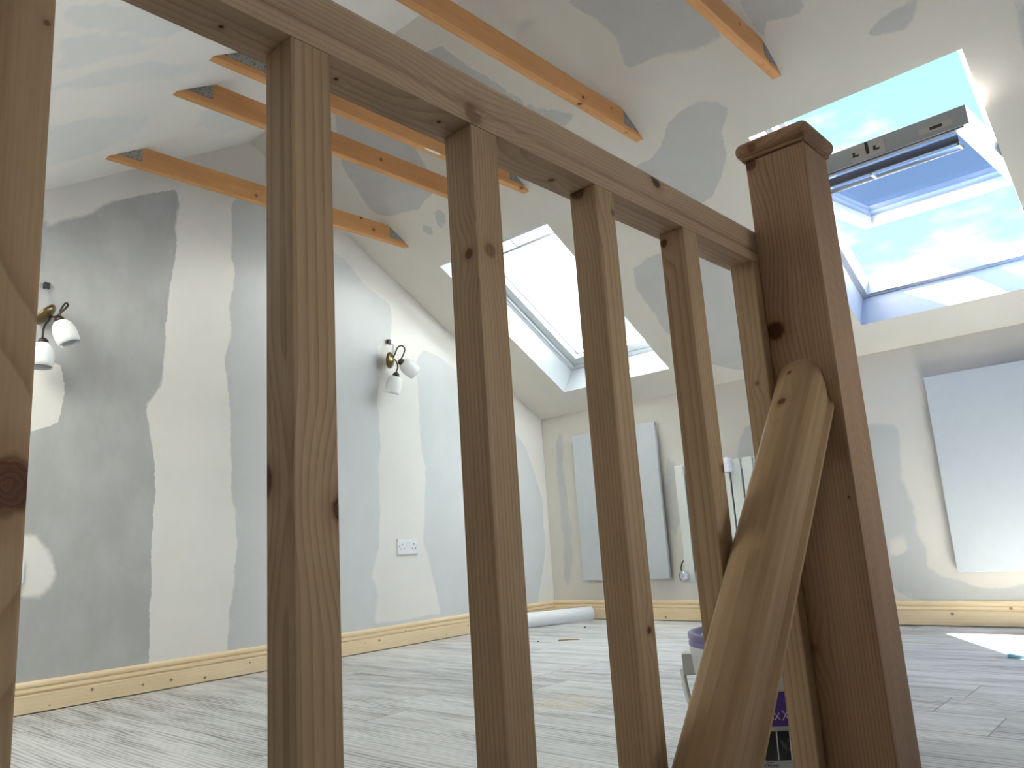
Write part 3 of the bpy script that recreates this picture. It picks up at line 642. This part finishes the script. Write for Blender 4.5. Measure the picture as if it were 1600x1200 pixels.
M_sock = plain('white_socket_plastic', (0.84, 0.85, 0.88, 1), 0.3)
def socket(yc, zc, label):
    bm = new(); box(bm, (0, yc-.073, zc-.043), (.010, yc+.073, zc+.043), 0.003)
    o = tag(obj('double_socket', bm, M_sock, None, (0, yc, zc)), label, 'socket', 'double sockets on the gable wall')
    for s_ in (-1, 1):
        bm = new(); box(bm, (.009, yc+s_*.011-.006, zc+.012-.010), (.0125, yc+s_*.011+.006, zc+.012+.010), 0.0015); obj('rocker_switch', bm, M_sock, o, (0.01, yc+s_*.011, zc+.012))
        c_ = yc+s_*.041
        for (dy, dz, w_, h_) in ((0.0, .012, .004, .008), (-.011, -.011, .007, .004), (.011, -.011, .007, .004)):
            bm = new(); box(bm, (.0095, c_+dy-w_/2, zc+dz-h_/2), (.0104, c_+dy+w_/2, zc+dz+h_/2)); obj('pin_slot', bm, M_dark, o, (0.0095, c_+dy, zc+dz))
        bm = new(); lathe(bm, [(0, .0012), (.0028, .001), (.0034, 0)], (.0098, yc+s_*.062, zc+.003), (1, 0, 0), 12); obj('screw_head', bm, M_gas, o, (.0098, yc+s_*.062, zc))
socket(-1.2235, 0.5165, 'white double socket on the pale skim strip under the hanging lamp')
socket(-3.157, 0.511, 'white double socket mostly hidden behind the leftmost baluster')

M_panel = plain('white_heating_panel', (0.51, 0.53, 0.545, 1), 0.35)
for (x0, x1, z0, z1, lab) in ((0.292, 0.919, 0.238, 1.155, 'white flat wall panel between the left corner and the radiator'), (2.412, 3.04, 0.238, 1.138, 'large white flat wall panel right of the newel post')):
    bm = new(); box(bm, (x0, -.052, z0), (x1, -.030, z1), 0.003)
    o = tag(obj('wall_panel', bm, M_panel, None, ((x0+x1)/2, -.03, z0)), lab, 'heating panel', 'flat panels on the low wall')
    for a in (x0+.12, x1-.12):
        for b in (z0+.15, z1-.15):
            bm = new(); box(bm, (a-.02, -.031, b-.02), (a+.02, 0.0, b+.02)); obj('mounting_bracket', bm, M_gas, o, (a, -.03, b))

# electric radiator
M_rad = plain('radiator_enamel', (0.66, 0.675, 0.635, 1), 0.3)
RX0, RZ0, RZ1, PIT = 1.036, 0.212, 0.872, 0.0698
rad = empty('radiator', (RX0+.42, -.05, RZ0)); tag(rad, 'off-white radiator with upright flat columns on the low wall behind the sloping handrail', 'radiator')
for k in range(12):
    a = RX0+k*PIT
    bm = new(); box(bm, (a+.004, -.082, RZ0), (a+PIT-.006, -.066, RZ1), 0.006, 0, 3); box(bm, (a+.012, -.068, RZ0+.004), (a+PIT-.012, -.036, RZ1-.004), 0.004); obj('column', bm, M_rad, rad, (a, -.07, RZ0))
bm = new(); box(bm, (RX0, -.070, RZ0+.02), (RX0+12*PIT, -.044, RZ0+.06), .004); box(bm, (RX0, -.070, RZ1-.06), (RX0+12*PIT, -.044, RZ1-.02), .004); box(bm, (RX0+.001, -.064, RZ0+.01), (RX0+.006, -.035, RZ1-.005)); obj('header', bm, M_rad, rad, (RX0, -.06, RZ0))
for a in (RX0+.15, RX0+.68):
    for b in (RZ0+.1, RZ1-.13):
        bm = new(); box(bm, (a, -.045, b), (a+.03, -.0015, b+.03)); obj('wall_bracket', bm, M_gas, rad, (a, -.02, b))
M_chrome = plain('chrome', (0.62, 0.62, 0.70, 1), 0.12, 1.0)
bm = new(); lathe(bm, [(0, 0), (.012, 0), (.012, .022), (.028, .024), (.031, .032), (.031, .052), (.027, .058), (.010, .058), (0, .058)], (RX0+.028, -.066, .252), (-.45, -.89, 0), 28); v_ = obj('thermostat_knob', bm, M_chrome, rad, (RX0-.01, -.1, .252)); v_['label'] = 'round chrome knob at the foot of the radiator'
bm = new(); tube(bm, [(RX0-.022, -.07, .272), (RX0-.030, -.06, .300), (RX0-.016, -.055, .332), (RX0+.012, -.05, .338), (RX0+.03, -.045, .33)], .0035, 8); obj('cable', bm, M_bronze, rad, (RX0-.02, -.06, .3))
M_wp = plain('white_plastic', (0.82, 0.82, 0.90, 1), 0.35)
bm = new(); box(bm, (1.345, -.118, .800), (1.408, -.0825, .868), .008, 0, 3); box(bm, (1.352, -.124, .842), (1.402, -.116, .866), .004); box(bm, (1.36, -.12, .858), (1.40, -.04, .880), .004)
v_ = obj('clip_on_thermostat', bm, M_wp, rad, (1.376, -.1, .80)); v_['label'] = 'white box clipped on the top edge of the radiator'

# ------------------------------------------------------------------ things on the floor
bm = new(); a_, b_ = Vector((.352, -.075, .0425)), Vector((.118, -.63, .0425)); dv = (b_-a_).normalized(); L_ = (b_-a_).length
lathe(bm, [(.013, .012), (.013, 0), (.040, 0), (.0425, .003), (.0425, L_-.003), (.040, L_), (.013, L_), (.013, L_-.012)], a_, dv, 36)
tag(obj('paper_roll', bm, plain('white_lining_paper', (0.83, 0.84, 0.87, 1), 0.6), None, a_), 'white roll of lining paper lying in the corner against the skirting', 'roll')
bm = new(); p_, q_ = Vector((.765, -.905, .004)), Vector((.850, -.840, .004)); tube(bm, [p_, (p_+q_)/2+Vector((0, 0, .001)), q_], lambda t: .0042*(1-.45*t), 6)
tag(obj('wood_splinter', bm, wood('splinter_pine', 'X', tuple(p_), lin(196, 158, 96), lin(150, 110, 60), (), 61), None, p_), 'thin sliver of wood lying on the floor in front of the paper roll', 'wood scrap')
bm = new(); box(bm, (2.712, -.832, 0), (3.25, -.765, .012), .002)
tag(obj('blue_strip', bm, plain('pale_blue_foam', (0.24, 0.55, 0.72, 1), 0.5), None, (2.98, -.8, 0)), 'pale blue strip lying on the floor by the patch of sunlight', 'strip')
for (x, y, r_) in ((.550, -.404, .007), (.672, -.953, .005)):
    bm = new(); bmesh.ops.create_icosphere(bm, subdivisions=2, radius=r_)
    for v in bm.verts: v.co = Vector((v.co.x*random.uniform(.8, 1.3)+x, v.co.y*random.uniform(.8, 1.2)+y, v.co.z*.6+r_*.55))
    tag(obj('debris_crumb', bm, plain('brown_crumb', (0.16, 0.12, 0.09, 1), 0.8), None, (x, y, 0)), 'tiny dark crumb on the floor just before the end of the paper roll' if x < .6 else 'tiny dark crumb on the floor left of the wood sliver', 'crumb', 'crumbs on the floor')

# paint bucket
BX, BYc, BH = 2.600, -2.456, 0.270
bk_ = empty('paint_bucket', (BX, BYc, 0)); tag(bk_, 'grey plastic paint bucket with a lilac lid standing behind the balusters', 'bucket')
M_buck = plain('grey_white_plastic', (0.62, 0.62, 0.60, 1), 0.4)
M_lid = plain('lilac_lid', (0.20, 0.17, 0.36, 1), 0.35)
M_lid2 = plain('lilac_lid_top', (0.34, 0.29, 0.54, 1), 0.35)
RB = 0.118
rb = lambda z: RB + 0.010*z/0.25
bm = new(); lathe(bm, [(0, 0), (RB-.006, 0), (RB, .005), (rb(.188), .205), (rb(.19)+.008, .207), (rb(.19)+.010, .211), (rb(.2)+.014, .268), (0, .269)], (BX, BYc, 0), (0, 0, 1), 64); obj('bucket_body', bm, M_buck, bk_, (BX, BYc, 0))
bm = new(); lathe(bm, [(.1385, .262), (.1400, .265), (.1400, .271), (.1385, .273), (.1385, .275), (.1405, .278), (.1405, .286), (.138, .290), (.131, .290), (.127, .287), (.126, .275), (0, .275)], (BX, BYc, 0), (0, 0, 1), 64); ld = obj('lid', bm, M_lid, bk_, (BX, BYc, .23))
bm = new(); lathe(bm, [(.118, .2752), (.114, .282), (.06, .283), (0, .283)], (BX, BYc, 0), (0, 0, 1), 64); obj('lid_centre', bm, M_lid2, ld, (BX, BYc, .25))
dirL = math.radians(-150)                                    # the lug and handle pivot face the balusters
for s_ in (0, math.pi):
    c_ = Vector((math.cos(dirL+s_), math.sin(dirL+s_), 0)); n2 = Vector((-c_.y, c_.x, 0))
    bm = new()
    pr_ = [(-.020, .205), (.020, .205), (.020, .247), (-.020, .247)]
    prism(bm, pr_, lambda p, t: Vector((BX, BYc, 0)) + c_*t + n2*p[0] + Vector((0, 0, p[1])), (rb(.17)-.004, rb(.17)+.032))
    obj('handle_lug', bm, M_buck, bk_, tuple(Vector((BX, BYc, .19))+c_*RB))
hp_ = []
for k in range(25):
    t = math.pi*k/24; a_ = Vector((math.cos(dirL), math.sin(dirL), 0)); n2 = Vector((-a_.y, a_.x, 0))
    R_ = .158
    hp_.append(Vector((BX, BYc, .212)) + a_*math.cos(t)*R_ + n2*(math.sin(t)*.137) + Vector((0, 0, -math.sin(t)*.172)))
bm = new(); tube(bm, hp_, .0062, 8, True, False); obj('handle', bm, M_buck, bk_, hp_[0])
def cyl_patch(bm, a0, a1, z0, z1, off, n=16):
    prev = None
    for k in range(n+1):
        a = math.radians(a0+(a1-a0)*k/n); c_ = Vector((math.cos(a), math.sin(a), 0))
        row = [bm.verts.new(Vector((BX, BYc, 0))+c_*(rb(z)+off)+Vector((0, 0, z))) for z in (z0, z1)]
        if prev: bm.faces.new((prev[0], row[0], row[1], prev[1]))
        prev = row
def cyl_ribbon(bm, p0, p1, w, off):
    """straight stroke between two (angle, height) points on the bucket wall."""
    n = 6; A0, Z0 = p0; A1, Z1 = p1; da = math.radians(A1-A0)*RB; dz = Z1-Z0; L = math.hypot(da, dz); nx, nz = -dz/L*w/2, da/L*w/2; prev = None
    for k in range(n+1):
        t = k/n; row = []
        for s_ in (-1, 1):
            a = math.radians(A0+(A1-A0)*t) + s_*nx/RB; z = Z0+dz*t+s_*nz
            row.append(bm.verts.new(Vector((BX+math.cos(a)*(rb(z)+off), BYc+math.sin(a)*(rb(z)+off), z))))
        if prev: bm.faces.new((prev[0], row[0], row[1], prev[1]))
        prev = row
bm = new(); cyl_patch(bm, -140, 10, .125, .188, .0006, 40); lb = obj('purple_label_band', bm, plain('purple_print', (0.075, 0.025, 0.21, 1), 0.4), bk_, (BX, BYc, .12))
bm = new(); cyl_patch(bm, -140, 10, .064, .1165, .0006, 40); lk = obj('black_label_band', bm, plain('black_print', (0.012, 0.012, 0.012, 1), 0.4), bk_, (BX, BYc, .06))
M_ink = plain('pale_print', (0.78, 0.78, 0.74, 1), 0.5); M_tx = plain('lilac_print', (0.62, 0.55, 0.74, 1), 0.5); M_pt = plain('purple_text', (0.09, 0.05, 0.2, 1), 0.5)
bm = new()
cyl_ribbon(bm, (-140, .1105), (10, .1105), .0022, .0010)
for a in (-57, -45.5, -33.5, -69, -80): cyl_ribbon(bm, (a-.3, .0648), (a+.3, .1165), .0022, .0010)
obj('label_grid', bm, M_ink, lk, (BX, BYc, .09))
bm = new(); g_ = plain('grey_drawing', (0.12, 0.12, 0.12, 1), 0.5)
for k in range(6): cyl_ribbon(bm, (-54.8+k*.75, .1025-.001*k), (-52.6+k*.55, .0905-.002*k), .0008, .0012)
for p0, p1 in (((-52.5, .09), (-54, .079)), ((-54, .079), (-50.5, .077)), ((-50.5, .077), (-49.5, .088)), ((-50.6, .094), (-47, .079)), ((-49.2, .091), (-46.8, .103)), ((-46.8, .103), (-46.3, .086)), ((-47.5, .08), (-46.4, .09))): cyl_ribbon(bm, p0, p1, .0008, .0012)
obj('hand_drawing', bm, g_, lk, (BX, BYc, .09))
def wrap_text(txt, a, z, size, mat, parent, name, font_scale=1.0):
    cu = bpy.data.curves.new('t', 'FONT'); cu.body = txt; cu.size = size; cu.offset = 0.00022; cu.align_x = 'LEFT'; cu.resolution_u = 3
    to = bpy.data.objects.new('t', cu); C.objects.link(to); dg = bpy.context.evaluated_depsgraph_get(); me = bpy.data.meshes.new_from_object(to.evaluated_get(dg))
    bpy.data.objects.remove(to); bm = bmesh.new(); bm.from_mesh(me)
    for v in bm.verts:
        aa = math.radians(a)+v.co.x*font_scale/RB; zz = z+v.co.y; v.co = Vector((BX+math.cos(aa)*(rb(zz)+.0013), BYc+math.sin(aa)*(rb(zz)+.0013), zz))
    obj(name, bm, mat, parent, (BX, BYc, z))
bm = new()                                                  # the thin strokes of "ix X" on the purple band
W_ = .0016
for p0, p1 in (((-57.9, .1372), (-57.9, .1475)), ((-56.6, .1372), (-52.3, .1500)), ((-56.6, .1500), (-52.3, .1372)), ((-50.0, .1360), (-44.4, .1545)), ((-50.0, .1545), (-44.4, .1360))): cyl_ribbon(bm, p0, p1, W_, .0011)
obj('label_lettering', bm, M_tx, lb, (BX, BYc, .14))
bm = new(); cyl_ribbon(bm, (-140, .0605), (10, .0605), .0012, .0008); obj('label_rule', bm, M_pt, bk_, (BX, BYc, .06))
wrap_text('CTIONS', -70.5, .0525, .0072, M_pt, bk_, 'label_words')
